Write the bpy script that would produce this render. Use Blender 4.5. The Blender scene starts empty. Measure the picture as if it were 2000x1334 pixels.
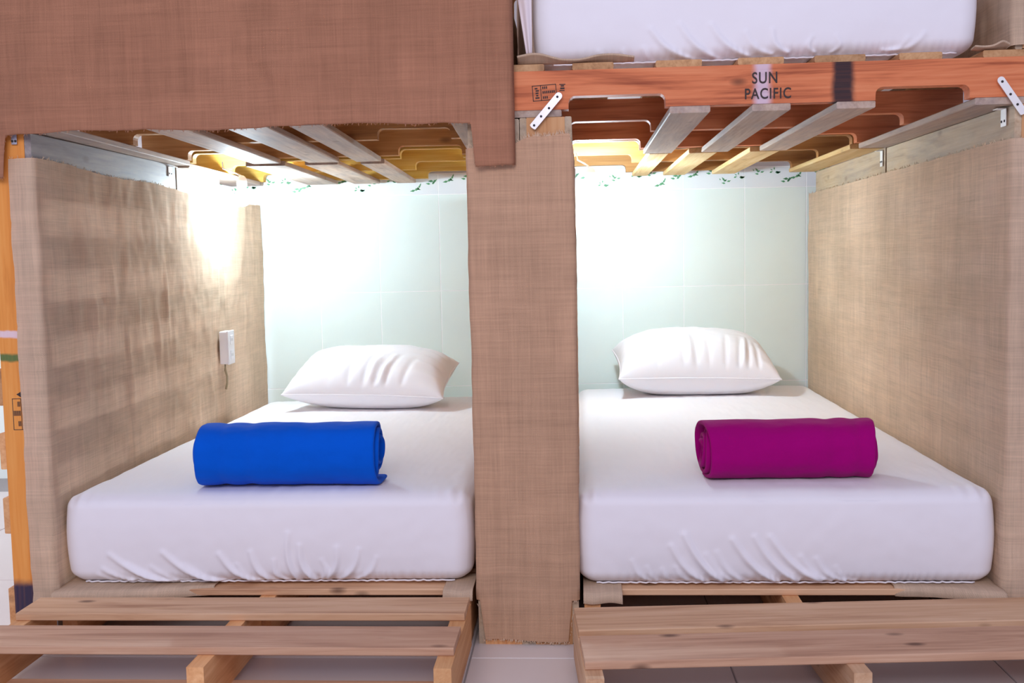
import bpy, bmesh, math, random
from mathutils import Vector, Matrix, noise
random.seed(7)
PI = math.pi
scene = bpy.context.scene
COL = scene.collection

# ------------------------------------------------------------------ camera, world, light, exposure
cam_d = bpy.data.cameras.new('camera')
cam_d.sensor_width = 36.0
cam_d.lens = 2070.0 / 2000.0 * 36.0
cam_d.clip_start = 0.05
cam = bpy.data.objects.new('camera', cam_d)
COL.objects.link(cam)
yaw, pitch, roll = math.radians(3.6), math.radians(4.75), math.radians(1.15)
fw = Vector((-math.sin(yaw) * math.cos(pitch), math.cos(yaw) * math.cos(pitch), -math.sin(pitch)))
r0 = fw.cross(Vector((0, 0, 1))).normalized()
u0 = r0.cross(fw)
rr = r0 * math.cos(roll) - u0 * math.sin(roll)
uu = r0 * math.sin(roll) + u0 * math.cos(roll)
M = Matrix((rr, uu, -fw)).transposed().to_4x4()
M.translation = Vector((0.13, -2.5, 0.946))
cam.matrix_world = M
scene.camera = cam

world = bpy.data.worlds.new('room_light')
scene.world = world
world.use_nodes = True
wb = world.node_tree.nodes['Background']
wb.inputs['Color'].default_value = (0.72, 0.735, 1.04, 1)
wb.inputs['Strength'].default_value = 0.60

ld = bpy.data.lights.new('added_front_fill', 'AREA')  # added fill from above and behind the camera, its source unseen
ld.shape = 'RECTANGLE'
ld.size, ld.size_y = 2.6, 1.3
ld.energy = 88
ld.color = (1.0, 0.93, 1.0)
lo = bpy.data.objects.new('added_front_fill', ld)
COL.objects.link(lo)
lo.location = (-0.3, -4.0, 2.7)
lo.rotation_euler = (math.radians(48), 0, 0)
wd = bpy.data.lights.new('side_window_daylight', 'AREA')
wd.shape = 'RECTANGLE'
wd.size, wd.size_y = 1.4, 1.6
wd.energy = 30
wd.color = (0.95, 0.95, 1.0)
wo = bpy.data.objects.new('side_window_daylight', wd)
COL.objects.link(wo)
wo.location = (-3.3, 0.75, 1.0)
wo.rotation_euler = (math.radians(90), 0, math.radians(-90))

scene.view_settings.view_transform = 'Standard'
scene.view_settings.look = 'None'
scene.view_settings.exposure = 0.0
scene.view_settings.gamma = 1.0
scene.view_settings.use_curve_mapping = False
BULB_STRENGTH = 590
scene.cycles.diffuse_bounces = 8

# ------------------------------------------------------------------ materials
def srgb(r, g, b):
    f = lambda c: (c / 255 / 12.92) if c / 255 <= 0.04045 else ((c / 255 + 0.055) / 1.055) ** 2.4
    return (f(r), f(g), f(b), 1)

class NT:
    def __init__(s, name):
        s.m = bpy.data.materials.new(name)
        s.m.use_nodes = True
        s.t = s.m.node_tree
        s.b = s.t.nodes['Principled BSDF']
        s.out = s.t.nodes['Material Output']
    def n(s, kind, **kw):
        nd = s.t.nodes.new(kind)
        for k, v in kw.items():
            setattr(nd, k, v)
        return nd
    def l(s, a, b):
        s.t.links.new(a, b)
    def math(s, op, a, b=None, clamp=False):
        nd = s.n('ShaderNodeMath', operation=op, use_clamp=clamp)
        for i, v in enumerate((a, b)):
            if v is None: continue
            if isinstance(v, (int, float)): nd.inputs[i].default_value = v
            else: s.l(v, nd.inputs[i])
        return nd.outputs[0]
    def mix(s, f, a, b, blend='MIX'):
        nd = s.n('ShaderNodeMix', data_type='RGBA', blend_type=blend)
        for sock, v in ((nd.inputs[0], f), (nd.inputs[6], a), (nd.inputs[7], b)):
            if isinstance(v, (int, float)): sock.default_value = v
            elif isinstance(v, tuple): sock.default_value = v
            else: s.l(v, sock)
        return nd.outputs[2]
    def noise(s, vec, scale, detail=3, rough=0.55, dist=0.0):
        nd = s.n('ShaderNodeTexNoise')
        nd.inputs['Scale'].default_value = scale
        nd.inputs['Detail'].default_value = detail
        nd.inputs['Roughness'].default_value = rough
        nd.inputs['Distortion'].default_value = dist
        if vec is not None: s.l(vec, nd.inputs['Vector'])
        return nd.outputs['Fac']
    def ramp(s, f, pts):
        nd = s.n('ShaderNodeValToRGB')
        e = nd.color_ramp.elements
        while len(e) < len(pts): e.new(0.5)
        for el, (p, c) in zip(e, pts):
            el.position = p
            el.color = c if isinstance(c, tuple) else (c, c, c, 1)
        s.l(f, nd.inputs[0])
        return nd.outputs[0]
    def mapping(s, vec, scale=(1, 1, 1), loc=(0, 0, 0)):
        nd = s.n('ShaderNodeMapping')
        nd.inputs['Scale'].default_value = scale
        nd.inputs['Location'].default_value = loc
        s.l(vec, nd.inputs['Vector'])
        return nd.outputs[0]
    def bump(s, h, strength, dist):
        nd = s.n('ShaderNodeBump')
        nd.inputs['Strength'].default_value = strength
        nd.inputs['Distance'].default_value = dist
        s.l(h, nd.inputs['Height'])
        s.l(nd.outputs[0], s.b.inputs['Normal'])
        return nd.outputs[0]
    def set(s, **kw):
        for k, v in kw.items():
            s.b.inputs[k.replace('_', ' ')].default_value = v

def wood(name, dark, mid, light, weather=None, amount=0.0, knots=0.5, rough=0.65, marks=()):
    """marks: (x0, x1, colour, opacity, softness) painted bands across the board, in metres from its middle"""
    w = NT(name)
    tc = w.n('ShaderNodeTexCoord')
    oi = w.n('ShaderNodeObjectInfo')
    off = w.math('MULTIPLY', oi.outputs['Random'], 57.0)
    cx = w.n('ShaderNodeCombineXYZ')
    w.l(off, cx.inputs[0]); w.l(off, cx.inputs[1])
    ad = w.n('ShaderNodeVectorMath', operation='ADD')
    w.l(tc.outputs['Object'], ad.inputs[0]); w.l(cx.outputs[0], ad.inputs[1])
    v = ad.outputs[0]
    g1 = w.noise(w.mapping(v, (2.2, 26, 26)), 1.0, 4, 0.6, 0.8)
    g2 = w.noise(w.mapping(v, (3.0, 150, 150)), 1.0, 3, 0.6)
    g = w.math('ADD', w.math('MULTIPLY', g1, 0.7), w.math('MULTIPLY', g2, 0.3))
    col = w.ramp(g, [(0.30, dark), (0.48, mid), (0.68, light)])
    # per-board tint
    tint = w.math('ADD', w.math('MULTIPLY', oi.outputs['Random'], 0.34), 0.82)
    tn = w.n('ShaderNodeCombineColor')
    for i in range(3): w.l(tint, tn.inputs[i])
    col = w.mix(1.0, col, tn.outputs[0], 'MULTIPLY')
    if weather:
        wf = w.noise(w.mapping(v, (3.0, 9, 9)), 1.0, 5, 0.65, 0.4)
        wf = w.ramp(wf, [(0.42 - 0.25 * amount, 0.0), (0.68 - 0.12 * amount, 1.0)])
        wf2 = w.noise(w.mapping(v, (6.0, 60, 60)), 1.0, 3, 0.6)
        wc = w.mix(wf2, weather, light)
        col = w.mix(w.math('MULTIPLY', wf, min(1.0, amount + 0.25)), col, wc)
    if knots:
        vo = w.n('ShaderNodeTexVoronoi')
        vo.inputs['Scale'].default_value = 1.0
        w.l(w.mapping(v, (5.2, 11, 11)), vo.inputs['Vector'])
        kn = w.ramp(vo.outputs['Distance'], [(0.05, 1.0), (0.14, 0.0)])
        col = w.mix(w.math('MULTIPLY', kn, knots), col, srgb(70, 38, 26))
    sx = w.n('ShaderNodeSeparateXYZ')
    w.l(tc.outputs['Object'], sx.inputs[0])
    wob = w.math('MULTIPLY', w.math('SUBTRACT', w.noise(w.mapping(tc.outputs['Object'], (40, 30, 30)), 1.0, 2), 0.5), 0.012)
    xx = w.math('ADD', sx.outputs[0], wob)
    for x0, x1, c, op, so in marks:
        a = w.n('ShaderNodeMapRange', interpolation_type='SMOOTHSTEP')
        a.inputs[1].default_value = x0 - so; a.inputs[2].default_value = x0 + so; w.l(xx, a.inputs[0])
        b = w.n('ShaderNodeMapRange', interpolation_type='SMOOTHSTEP')
        b.inputs[1].default_value = x1 - so; b.inputs[2].default_value = x1 + so
        b.inputs[3].default_value = 1; b.inputs[4].default_value = 0; w.l(xx, b.inputs[0])
        streak = w.ramp(g2, [(0.25, 0.90), (0.55, 1.0)])
        f = w.math('MULTIPLY', w.math('MULTIPLY', w.math('MULTIPLY', a.outputs[0], b.outputs[0]), op), streak)
        col = w.mix(f, col, c)
    w.l(col, w.b.inputs['Base Color'])
    w.set(Roughness=rough)
    w.b.inputs['Specular IOR Level'].default_value = 0.35
    w.bump(g, 0.35, 0.002)
    return w.m

W_STEP = wood('pine_step', srgb(160, 118, 92), srgb(196, 154, 124), srgb(214, 176, 146), knots=0.75)
W_STEP_Y = wood('pine_step_yellow', srgb(172, 126, 92), srgb(212, 170, 132), srgb(228, 192, 156), knots=0.7)
W_BEAM = wood('beam_red_pine', srgb(150, 80, 46), srgb(200, 120, 76), srgb(214, 140, 94), knots=0.4)
W_BEAM_FRONT = wood('beam_red_pine_painted', srgb(128, 56, 30), srgb(198, 114, 72), srgb(216, 140, 96), knots=0.8,
                    marks=((-0.030, 0.004, srgb(214, 206, 226), 0.72, 0.010), (0.146, 0.192, srgb(28, 24, 36), 0.96, 0.009)))
W_POST = wood('orange_pine_marked', srgb(200, 122, 50), srgb(226, 148, 68), srgb(234, 164, 86), knots=0.3,
              marks=((0.078, 0.094, srgb(58, 110, 62), 0.9, 0.004), (0.134, 0.152, srgb(226, 206, 214), 0.9, 0.003),
                     (-0.64, -0.475, srgb(22, 34, 70), 0.96, 0.014)))
W_ORANGE = wood('orange_pine', srgb(180, 122, 74), srgb(208, 154, 104), srgb(224, 176, 126), knots=0.3)
W_SLAT = wood('pallet_slat_weathered', srgb(150, 120, 98), srgb(190, 164, 142), srgb(212, 192, 172), weather=srgb(82, 82, 104), amount=0.5, knots=0.35)
W_SLATY = wood('pallet_slat_yellow', srgb(196, 150, 92), srgb(220, 186, 128), srgb(232, 206, 158), knots=0.25)
W_INNER = wood('pallet_stringer_inner', srgb(138, 92, 50), srgb(178, 126, 70), srgb(200, 150, 90), knots=0.5)
W_YELLOW = wood('pallet_stringer_yellow', srgb(190, 140, 50), srgb(214, 168, 70), srgb(226, 186, 100), knots=0.4)
W_LINTEL = wood('wall_board_weathered', srgb(150, 122, 92), srgb(190, 166, 134), srgb(206, 188, 160), weather=srgb(112, 110, 116), amount=0.45, knots=0.3)
W_LINTEL_G = wood('wall_board_grey', srgb(104, 96, 96), srgb(150, 140, 136), srgb(186, 176, 166), weather=srgb(84, 84, 102), amount=0.7, knots=0.3)
W_DARK = wood('pallet_board_brown_pine', srgb(150, 108, 70), srgb(186, 142, 98), srgb(204, 164, 120), knots=0.4)  # brown pine for the deck boards of the ceiling pallets

def burlap_mat(name, base=(0.50, 0.315, 0.185), trans=0.22):
    w = NT(name)
    uv = w.n('ShaderNodeUVMap')
    v = uv.outputs[0]
    dn = w.n('ShaderNodeTexNoise'); dn.inputs['Scale'].default_value = 22; dn.inputs['Detail'].default_value = 2
    w.l(v, dn.inputs['Vector'])
    sc = w.n('ShaderNodeVectorMath', operation='SCALE'); sc.inputs['Scale'].default_value = 0.004
    w.l(dn.outputs['Color'], sc.inputs[0])
    ad = w.n('ShaderNodeVectorMath', operation='ADD'); w.l(v, ad.inputs[0]); w.l(sc.outputs[0], ad.inputs[1])
    vv = ad.outputs[0]
    sp = w.n('ShaderNodeSeparateXYZ'); w.l(vv, sp.inputs[0])
    pitch_ = 2 * PI / 0.0034
    sx = w.math('SINE', w.math('MULTIPLY', sp.outputs[0], pitch_))
    sy = w.math('SINE', w.math('MULTIPLY', sp.outputs[1], pitch_))
    weave = w.math('ADD', w.math('MULTIPLY', w.math('MULTIPLY', sx, sy), 0.5), 0.5)
    hs = w.noise(w.mapping(vv, (6, 260, 1)), 1.0, 3, 0.7)
    vs = w.noise(w.mapping(vv, (260, 6, 1)), 1.0, 3, 0.7)
    blot = w.noise(w.mapping(vv, (3.0, 3.0, 1)), 1.0, 4, 0.6)
    wide_h = w.noise(w.mapping(vv, (2.0, 40, 1)), 1.0, 3, 0.6)
    wide_v = w.noise(w.mapping(vv, (34, 1.6, 1)), 1.0, 3, 0.6)
    t = w.math('ADD', w.math('ADD', w.math('MULTIPLY', hs, 0.30), w.math('MULTIPLY', vs, 0.30)),
               w.math('ADD', w.math('MULTIPLY', wide_h, 0.20), w.math('MULTIPLY', wide_v, 0.20)))
    lum = w.ramp(t, [(0.30, 0.68), (0.50, 1.0), (0.70, 1.28)])
    lum2 = w.ramp(blot, [(0.3, 0.86), (0.7, 1.10)])
    wv = w.ramp(weave, [(0.0, 0.74), (1.0, 1.16)])
    b = (base[0], base[1], base[2], 1)
    col = w.mix(1.0, w.mix(1.0, w.mix(1.0, b, lum, 'MULTIPLY'), lum2, 'MULTIPLY'), wv, 'MULTIPLY')
    w.l(col, w.b.inputs['Base Color'])
    w.set(Roughness=0.95)
    w.b.inputs['Specular IOR Level'].default_value = 0.1
    nrm = w.bump(w.math('ADD', w.math('MULTIPLY', weave, 0.5), w.math('MULTIPLY', t, 0.8)), 0.5, 0.0012)
    tr = w.n('ShaderNodeBsdfTranslucent')
    w.l(col, tr.inputs['Color'])
    ms = w.n('ShaderNodeMixShader'); ms.inputs[0].default_value = trans
    w.l(w.b.outputs[0], ms.inputs[1]); w.l(tr.outputs[0], ms.inputs[2])
    w.l(ms.outputs[0], w.out.inputs['Surface'])
    return w.m
BURLAP = burlap_mat('burlap', (0.74, 0.555, 0.395), 0.22)
BURLAP_POST = burlap_mat('burlap_post_cloth', (0.60, 0.375, 0.24), 0.10)
BURLAP_CURTAIN = burlap_mat('burlap_curtain_cloth', (0.42, 0.20, 0.120), 0.08)

def cloth(name, c, rough=0.85, sheen=0.2, fine=900, bump=0.12, var=0.06, blot=3.0):
    w = NT(name)
    tc = w.n('ShaderNodeTexCoord')
    v = tc.outputs['Object']
    n1 = w.noise(v, blot, 4, 0.6)
    n2 = w.noise(v, fine, 2, 0.6)
    lo_ = tuple(x * (1 - var) for x in c[:3]) + (1,)
    hi_ = tuple(min(1, x * (1 + var)) for x in c[:3]) + (1,)
    w.l(w.mix(n1, lo_, hi_), w.b.inputs['Base Color'])
    w.set(Roughness=rough)
    w.b.inputs['Specular IOR Level'].default_value = 0.08
    w.b.inputs['Sheen Weight'].default_value = sheen
    w.bump(n2, bump, 0.001)
    return w.m
SHEET = cloth('white_sheet', (0.84, 0.83, 0.86), var=0.02)
PILLOWCASE = cloth('white_pillowcase', (0.82, 0.81, 0.84), var=0.02)
BLUE = cloth('blue_fleece', srgb(0, 88, 205), sheen=0.05, fine=500, bump=0.5, var=0.12, blot=9)
MAGENTA = cloth('magenta_fleece', srgb(158, 0, 112), sheen=0.05, fine=500, bump=0.5, var=0.10, blot=9)

def plain(name, c, rough=0.5, metal=0.0, var=0.08, scale=40, spec=0.5, bump=0.0):
    w = NT(name)
    tc = w.n('ShaderNodeTexCoord')
    n1 = w.noise(tc.outputs['Object'], scale, 3)
    lo_ = tuple(x * (1 - var) for x in c[:3]) + (1,)
    hi_ = tuple(min(1, x * (1 + var)) for x in c[:3]) + (1,)
    w.l(w.mix(n1, lo_, hi_), w.b.inputs['Base Color'])
    w.set(Roughness=rough, Metallic=metal)
    w.b.inputs['Specular IOR Level'].default_value = spec
    if bump: w.bump(n1, bump, 0.001)
    return w.m
TILE = plain('pale_green_wall_tile', (0.76, 0.845, 0.80), 0.22, var=0.05, scale=4)
TILE_BORDER = plain('white_border_tile', (0.76, 0.79, 0.80), 0.25, var=0.03, scale=6)
GROUT = plain('white_grout', (0.88, 0.89, 0.88), 0.9, var=0.04)
LEAF = plain('leaf_print_green', (0.10, 0.30, 0.14), 0.4, var=0.3, scale=90)
PAINT = plain('wall_paint', (0.74, 0.72, 0.70), 0.9, var=0.03, scale=3)
FLOOR_TILE = plain('floor_tile_ceramic', (0.72, 0.665, 0.63), 0.30, var=0.04, scale=5)
FLOOR_GROUT = plain('floor_grout', (0.36, 0.34, 0.33), 0.9)
STEEL = plain('galvanised_steel', (0.55, 0.55, 0.62), 0.38, 0.75, var=0.12)
ZINC = plain('bright_zinc_plate', (0.88, 0.87, 0.84), 0.35, 0.15, var=0.05)
HOLE = plain('dark_hole', (0.03, 0.028, 0.03), 0.8)
INK = plain('black_stencil_ink', (0.045, 0.03, 0.028), 0.8, var=0.3, scale=160)
PLASTIC = plain('white_plastic', (0.80, 0.79, 0.82), 0.35, var=0.02)
PLASTIC_D = plain('grey_plastic', (0.30, 0.30, 0.31), 0.5)
CABLE = plain('cable_rubber', (0.34, 0.27, 0.16), 0.6)
PALE_CLOTH = cloth('pale_curtain', (0.78, 0.70, 0.72), var=0.03)
RED_INK = plain('red_paint_mark', (0.40, 0.03, 0.04), 0.7)

def emit(name, c, s):
    w = NT(name)
    e = w.n('ShaderNodeEmission')
    e.inputs['Color'].default_value = c
    e.inputs['Strength'].default_value = s
    w.l(e.outputs[0], w.out.inputs['Surface'])
    return w.m
BULB = emit('bulb_glow', (0.80, 1.03, 1.19, 1), BULB_STRENGTH)

# ------------------------------------------------------------------ helpers
def mesh_obj(name, me, mat=None, parent=None, loc=(0, 0, 0), rot=(0, 0, 0), smooth=False):
    o = bpy.data.objects.new(name, me)
    COL.objects.link(o)
    if parent: o.parent = parent
    o.location = loc
    o.rotation_euler = rot
    if mat and not me.materials: me.materials.append(mat)
    elif mat and me.materials[0] != mat:
        o.material_slots[0].link = 'OBJECT'
        o.material_slots[0].material = mat
    if smooth:
        for p in me.polygons: p.use_smooth = True
    return o

def empty(name, loc=(0, 0, 0), rot=(0, 0, 0)):
    o = bpy.data.objects.new(name, None)
    COL.objects.link(o)
    o.location = loc
    o.rotation_euler = rot
    o.empty_display_size = 0.05
    return o

def tag(o, label=None, cat=None, group=None, kind=None):
    if label: o['label'] = label
    if cat: o['category'] = cat
    if group: o['group'] = group
    if kind: o['kind'] = kind
    return o

def pydata(name, verts, faces, uvs=None):
    me = bpy.data.meshes.new(name)
    me.from_pydata([tuple(v) for v in verts], [], faces)
    if uvs:
        l = me.uv_layers.new(name='UVMap')
        for poly in me.polygons:
            for li in poly.loop_indices:
                l.data[li].uv = uvs[me.loops[li].vertex_index]
    me.update()
    return me

_bc = {}
def board_mesh(L, w, t, ch=0.0022, mat=None):
    """a plank along local X, centred, with eased long edges"""
    key = (round(L, 3), round(w, 3), round(t, 3), mat.name if mat else None)
    if key in _bc: return _bc[key]
    prof = []
    for sy, sz in ((1, 1), (-1, 1), (-1, -1), (1, -1)):
        a = (sy * (w / 2 - ch), sz * t / 2); b = (sy * w / 2, sz * (t / 2 - ch))
        prof += [b, a] if sy * sz > 0 else [a, b]
    n = len(prof)
    V = [(-L / 2, y, z) for y, z in prof] + [(L / 2, y, z) for y, z in prof]
    F = [(i, (i + 1) % n, n + (i + 1) % n, n + i) for i in range(n)]
    F += [tuple(range(n - 1, -1, -1)), tuple(range(n, 2 * n))]
    me = pydata('plank', V, F)
    bm = bmesh.new(); bm.from_mesh(me); bmesh.ops.recalc_face_normals(bm, faces=bm.faces); bm.to_mesh(me); bm.free()
    _bc[key] = me
    return me

def stringer_mesh(L, h, t, notch=None, mat=None, up=False):
    key = ('s', round(L, 3), round(h, 3), round(t, 3), str(notch), mat.name if mat else None, up)
    if key in _bc: return _bc[key]
    pts = [(0, 0)]
    for x0, x1, d in (notch or ()):
        r = 0.016
        pts += [(x0, 0), (x0, d - r)]
        for k in range(1, 5):
            a = k / 4 * PI / 2
            pts.append((x0 + r - r * math.cos(a), d - r + r * math.sin(a)))
        for k in range(0, 5):
            a = k / 4 * PI / 2
            pts.append((x1 - r + r * math.sin(a), d - r + r * math.cos(a)))
        pts += [(x1, 0)]
    pts += [(L, 0), (L, h), (0, h)]
    clean = [p for i, p in enumerate(pts) if i == 0 or (abs(p[0] - pts[i - 1][0]) + abs(p[1] - pts[i - 1][1])) > 1e-6]
    n = len(clean)
    V = [(x - L / 2, -t / 2, z - h / 2) for x, z in clean] + [(x - L / 2, t / 2, z - h / 2) for x, z in clean]
    F = [(i, (i + 1) % n, n + (i + 1) % n, n + i) for i in range(n)]
    F += [tuple(range(n - 1, -1, -1)), tuple(range(n, 2 * n))]
    me = pydata('stringer', V, F)
    bm = bmesh.new(); bm.from_mesh(me)
    bmesh.ops.recalc_face_normals(bm, faces=bm.faces)
    bm.to_mesh(me); bm.free()
    if up:
        pass
    _bc[key] = me
    return me

def pallet(name, label, group, loc, rot, L, W, top, bot, hs=0.0889, t=0.016, ts=0.038, notch=((0.152, 0.376, 0.030), (0.851, 1.061, 0.030)),
           m_str=None, m_top=None, m_bot=None, front_mat=None, cat='pallet', jitter=0.004, nstr=3):
    root = tag(empty(name, loc, rot), label, cat, group)
    sts = []
    ys = [ts / 2 + (W - ts) * k / (nstr - 1) for k in range(nstr)]
    for k, y in enumerate(ys):
        m = front_mat if (k == 0 and front_mat) else m_str
        me = stringer_mesh(L, hs, ts, notch, m)
        sts.append(mesh_obj('stringer', me, m, root, (L / 2, y, t + hs / 2)))
    for (lst, z, m, nm) in ((bot, t / 2, m_bot, 'bottom_board'), (top, t + hs + t / 2, m_top, 'deck_board')):
        for i, (x0, x1) in enumerate(lst):
            mm = m[i % len(m)] if isinstance(m, (list, tuple)) else m
            me = board_mesh(W - 0.004, x1 - x0, t, mat=mm)
            mesh_obj(nm, me, mm, root, ((x0 + x1) / 2, W / 2, z), (0, 0, PI / 2 + random.uniform(-jitter, jitter)))
    return root, sts

def even(L, n, w, end=None):
    end = end or w
    out = [(0.0, end)]
    gap = (L - 2 * end - (n - 2) * w) / (n - 1)
    x = end + gap
    for _ in range(n - 2):
        out.append((x, x + w)); x += w + gap
    out.append((L - end, L))
    return out

def fbm(x, y, z, s=1.0, o=3):
    return noise.fractal(Vector((x * s, y * s, z * s)), 0.6, 2.0, o, noise_basis='PERLIN_ORIGINAL')

def sheet_mesh(name, nu, nv, fn, uvfn):
    V, UVs, F = [], [], []
    for j in range(nv + 1):
        for i in range(nu + 1):
            V.append(fn(i / nu, j / nv)); UVs.append(uvfn(i / nu, j / nv))
    for j in range(nv):
        for i in range(nu):
            a = j * (nu + 1) + i
            F.append((a, a + 1, a + nu + 2, a + nu + 1))
    return pydata(name, V, F, UVs)

def solidify(o, th, off=0.0):
    md = o.modifiers.new('thickness', 'SOLIDIFY')
    md.thickness = th
    md.offset = off
    return o

def tube_mesh(name, pts, r, seg=8, closed=False):
    V, F = [], []
    n = len(pts)
    for i, p in enumerate(pts):
        p = Vector(p)
        if closed:
            d = Vector(pts[(i + 1) % n]) - Vector(pts[i - 1])
        else:
            d = Vector(pts[min(i + 1, n - 1)]) - Vector(pts[max(i - 1, 0)])
        d.normalize()
        a = d.cross(Vector((0, 0, 1)))
        if a.length < 1e-3: a = d.cross(Vector((0, 1, 0)))
        a.normalize(); b = d.cross(a)
        rad = r[i] if isinstance(r, (list, tuple)) else r
        for k in range(seg):
            t = 2 * PI * k / seg
            V.append(p + a * math.cos(t) * rad + b * math.sin(t) * rad)
    m = n if closed else n - 1
    for i in range(m):
        for k in range(seg):
            i2 = (i + 1) % n
            F.append((i * seg + k, i * seg + (k + 1) % seg, i2 * seg + (k + 1) % seg, i2 * seg + k))
    if not closed:
        F.append(tuple(range(seg - 1, -1, -1)))
        F.append(tuple(range((n - 1) * seg, n * seg)))
    return pydata(name, V, F)

def box_mesh(name, sx, sy, sz, bev=0.0, seg=2):
    bm = bmesh.new()
    bmesh.ops.create_cube(bm, size=1.0)
    bmesh.ops.scale(bm, vec=(sx, sy, sz), verts=bm.verts)
    if bev:
        bmesh.ops.bevel(bm, geom=bm.edges[:], offset=bev, segments=seg, affect='EDGES', profile=0.6)
    me = bpy.data.meshes.new(name)
    bm.to_mesh(me); bm.free()
    return me

def fringe(name, parent, pts, length, spread, n, mat, down=Vector((0, 0, -1))):
    """loose threads along an edge"""
    V, F = [], []
    for _ in range(n):
        k = random.random() * (len(pts) - 1)
        i = int(k); f = k - i
        p = Vector(pts[i]).lerp(Vector(pts[min(i + 1, len(pts) - 1)]), f)
        L = length * random.uniform(0.3, 1.0)
        d = (down + Vector((random.uniform(-spread, spread), random.uniform(-spread, spread) * 0.6, random.uniform(-spread, spread)))).normalized()
        side = Vector((0.0007, 0, 0)) if abs(d.x) < 0.7 else Vector((0, 0, 0.0007))
        q = p + d * L + Vector((random.uniform(-1, 1), random.uniform(-1, 1), 0)) * L * 0.25
        m = (p + q) / 2 + Vector((random.uniform(-1, 1), random.uniform(-0.4, 0.4), random.uniform(-1, 1))) * L * 0.15
        b = len(V)
        V += [p - side, p + side, m - side, m + side, q]
        F += [(b, b + 1, b + 3, b + 2), (b + 2, b + 3, b + 4)]
    me = pydata(name, V, F, [(v[0], v[2]) for v in V])
    o = mesh_obj(name, me, mat, parent)
    o['kind'] = 'stuff'
    return o

# ------------------------------------------------------------------ setting: floor and back wall
floor = mesh_obj('floor', box_mesh('floor', 7.0, 7.4, 0.05), FLOOR_GROUT, None, (0, -0.7, -0.0285))
tag(floor, 'pale grey ceramic tiled floor under the bunks', None, None, 'structure')
ft = box_mesh('floor_tile', 0.596, 0.596, 0.008, 0.0015, 1)
for i in range(-4, 5):
    for j in range(-6, 4):
        x = -0.435 + 0.6 * i; y = 0.21 + 0.6 * j
        if -3.3 < x < 3.3 and -4.2 < y < 2.0:
            mesh_obj('floor_tile', ft, FLOOR_TILE, floor, (x, y + 0.7, 0.0285 - 0.004))

wb_root = mesh_obj('wall_back', box_mesh('wall_back', 7.0, 0.10, 3.2), PAINT, None, (0, 2.09 + 0.055, 1.6), (0, 0, math.atan(0.04)))
tag(wb_root, 'back wall with pale green glazed tiles and a leafy border strip', None, None, 'structure')
gr = mesh_obj('grout_bed', box_mesh('grout_bed', 5.2, 0.010, 1.30), GROUT, wb_root, (-0.6, -0.0553, 0.645 - 1.6))
TW = 0.262
wt = box_mesh('wall_tile', TW - 0.003, 0.007, 0.415 - 0.003, 0.0008, 1)
bt = box_mesh('border_tile', TW - 0.003, 0.007, 0.084, 0.0008, 1)
def leaf_sprig(seed):
    rnd = random.Random(seed)
    V, F = [], []
    for k in range(7):
        a = rnd.uniform(-0.4, PI + 0.4); L = rnd.uniform(0.012, 0.024); w_ = L * 0.22
        ox, oz = rnd.uniform(-0.016, 0.016), rnd.uniform(-0.010, 0.010)
        d = Vector((math.cos(a), 0, math.sin(a) * 0.8)); s = Vector((-d.z, 0, d.x))
        o = Vector((ox, 0, oz)); b = len(V)
        pts = [o, o + d * L * 0.35 + s * w_, o + d * L, o + d * L * 0.35 - s * w_]
        V += [p + Vector((0, -0.0004, 0)) for p in pts] + pts
        F += [(b, b + 1, b + 2, b + 3)] + [(b + i, b + 4 + i, b + 4 + (i + 1) % 4, b + (i + 1) % 4) for i in range(4)]
    return pydata('leaf_print', V, F)
sprigs = [leaf_sprig(s) for s in range(4)]
X0 = 0.060
for c in range(-11, 6):
    xc = X0 + TW * c + TW / 2
    for r in range(3):
        zc = 1.205 - 0.415 * (r + 0.5)
        if zc < 0: zc = zc
        if r == 2:
            me = wt
        mesh_obj('wall_tile', wt, TILE, wb_root, (xc, -0.0575, zc - 1.6 + 0.0))
    b = mesh_obj('border_tile', bt, TILE_BORDER, wb_root, (xc, -0.0575, 1.205 + 0.0435 - 1.6))
    for k, (dx, dz) in enumerate(((-0.075, 0.020), (0.045, -0.016), (-0.01, 0.024), (0.10, 0.006))):
        mesh_obj('leaf_print', sprigs[(c + k) % 4], LEAF, b, (dx, -0.0036, dz))

# ------------------------------------------------------------------ wall pallets standing on edge
WB = [(0, .14), (.28, .37), (.44, .53), (.60, .69), (.76, .85), (.926, 1.013), (1.10, 1.26)]
WN = ((0.16, 0.38, 0.030), (0.87, 1.08, 0.030))
TH = 0.121
def wall_pallet(label, loc, th, W, front=None, group='wall pallets standing on edge', L=1.26, nstr=3, inner=None, outer=None):
    return pallet('wall_pallet', label, group, loc, (0, -PI / 2, th), L, W, WB, WB, notch=WN, m_str=W_ORANGE,
                  m_top=outer or W_LINTEL, m_bot=inner or W_LINTEL, front_mat=front, nstr=nstr)
LW = math.radians(1.7)
lw_front, lw_st = wall_pallet('upright wooden pallet at far left with blue, green and white paint on its orange edge', (-1.176, 0.0, 0), LW, 1.0, W_POST, inner=W_LINTEL_G, outer=W_ORANGE)
wall_pallet('short upright pallet behind the burlap on the left, near the bulb', (-1.176 - math.sin(LW) * 1.01, 1.01, 0), LW, 0.47, None, nstr=2)
wall_pallet('upright pallet inside the burlap post, on the blue blanket side', (-0.001, 0.0, 0), 0, 1.0)
wall_pallet('upright pallet inside the burlap post, on the magenta blanket side', (0.1215, 0.0, 0), 0, 1.0)
rw_front, _ = wall_pallet('upright pallet at far right with a weathered top board above the burlap', (1.245, 0.0, 0), 0, 1.0)
wall_pallet('upright pallet at right rear with a pale top board near the tiles', (1.245, 1.012, 0), 0, 1.0)

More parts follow.
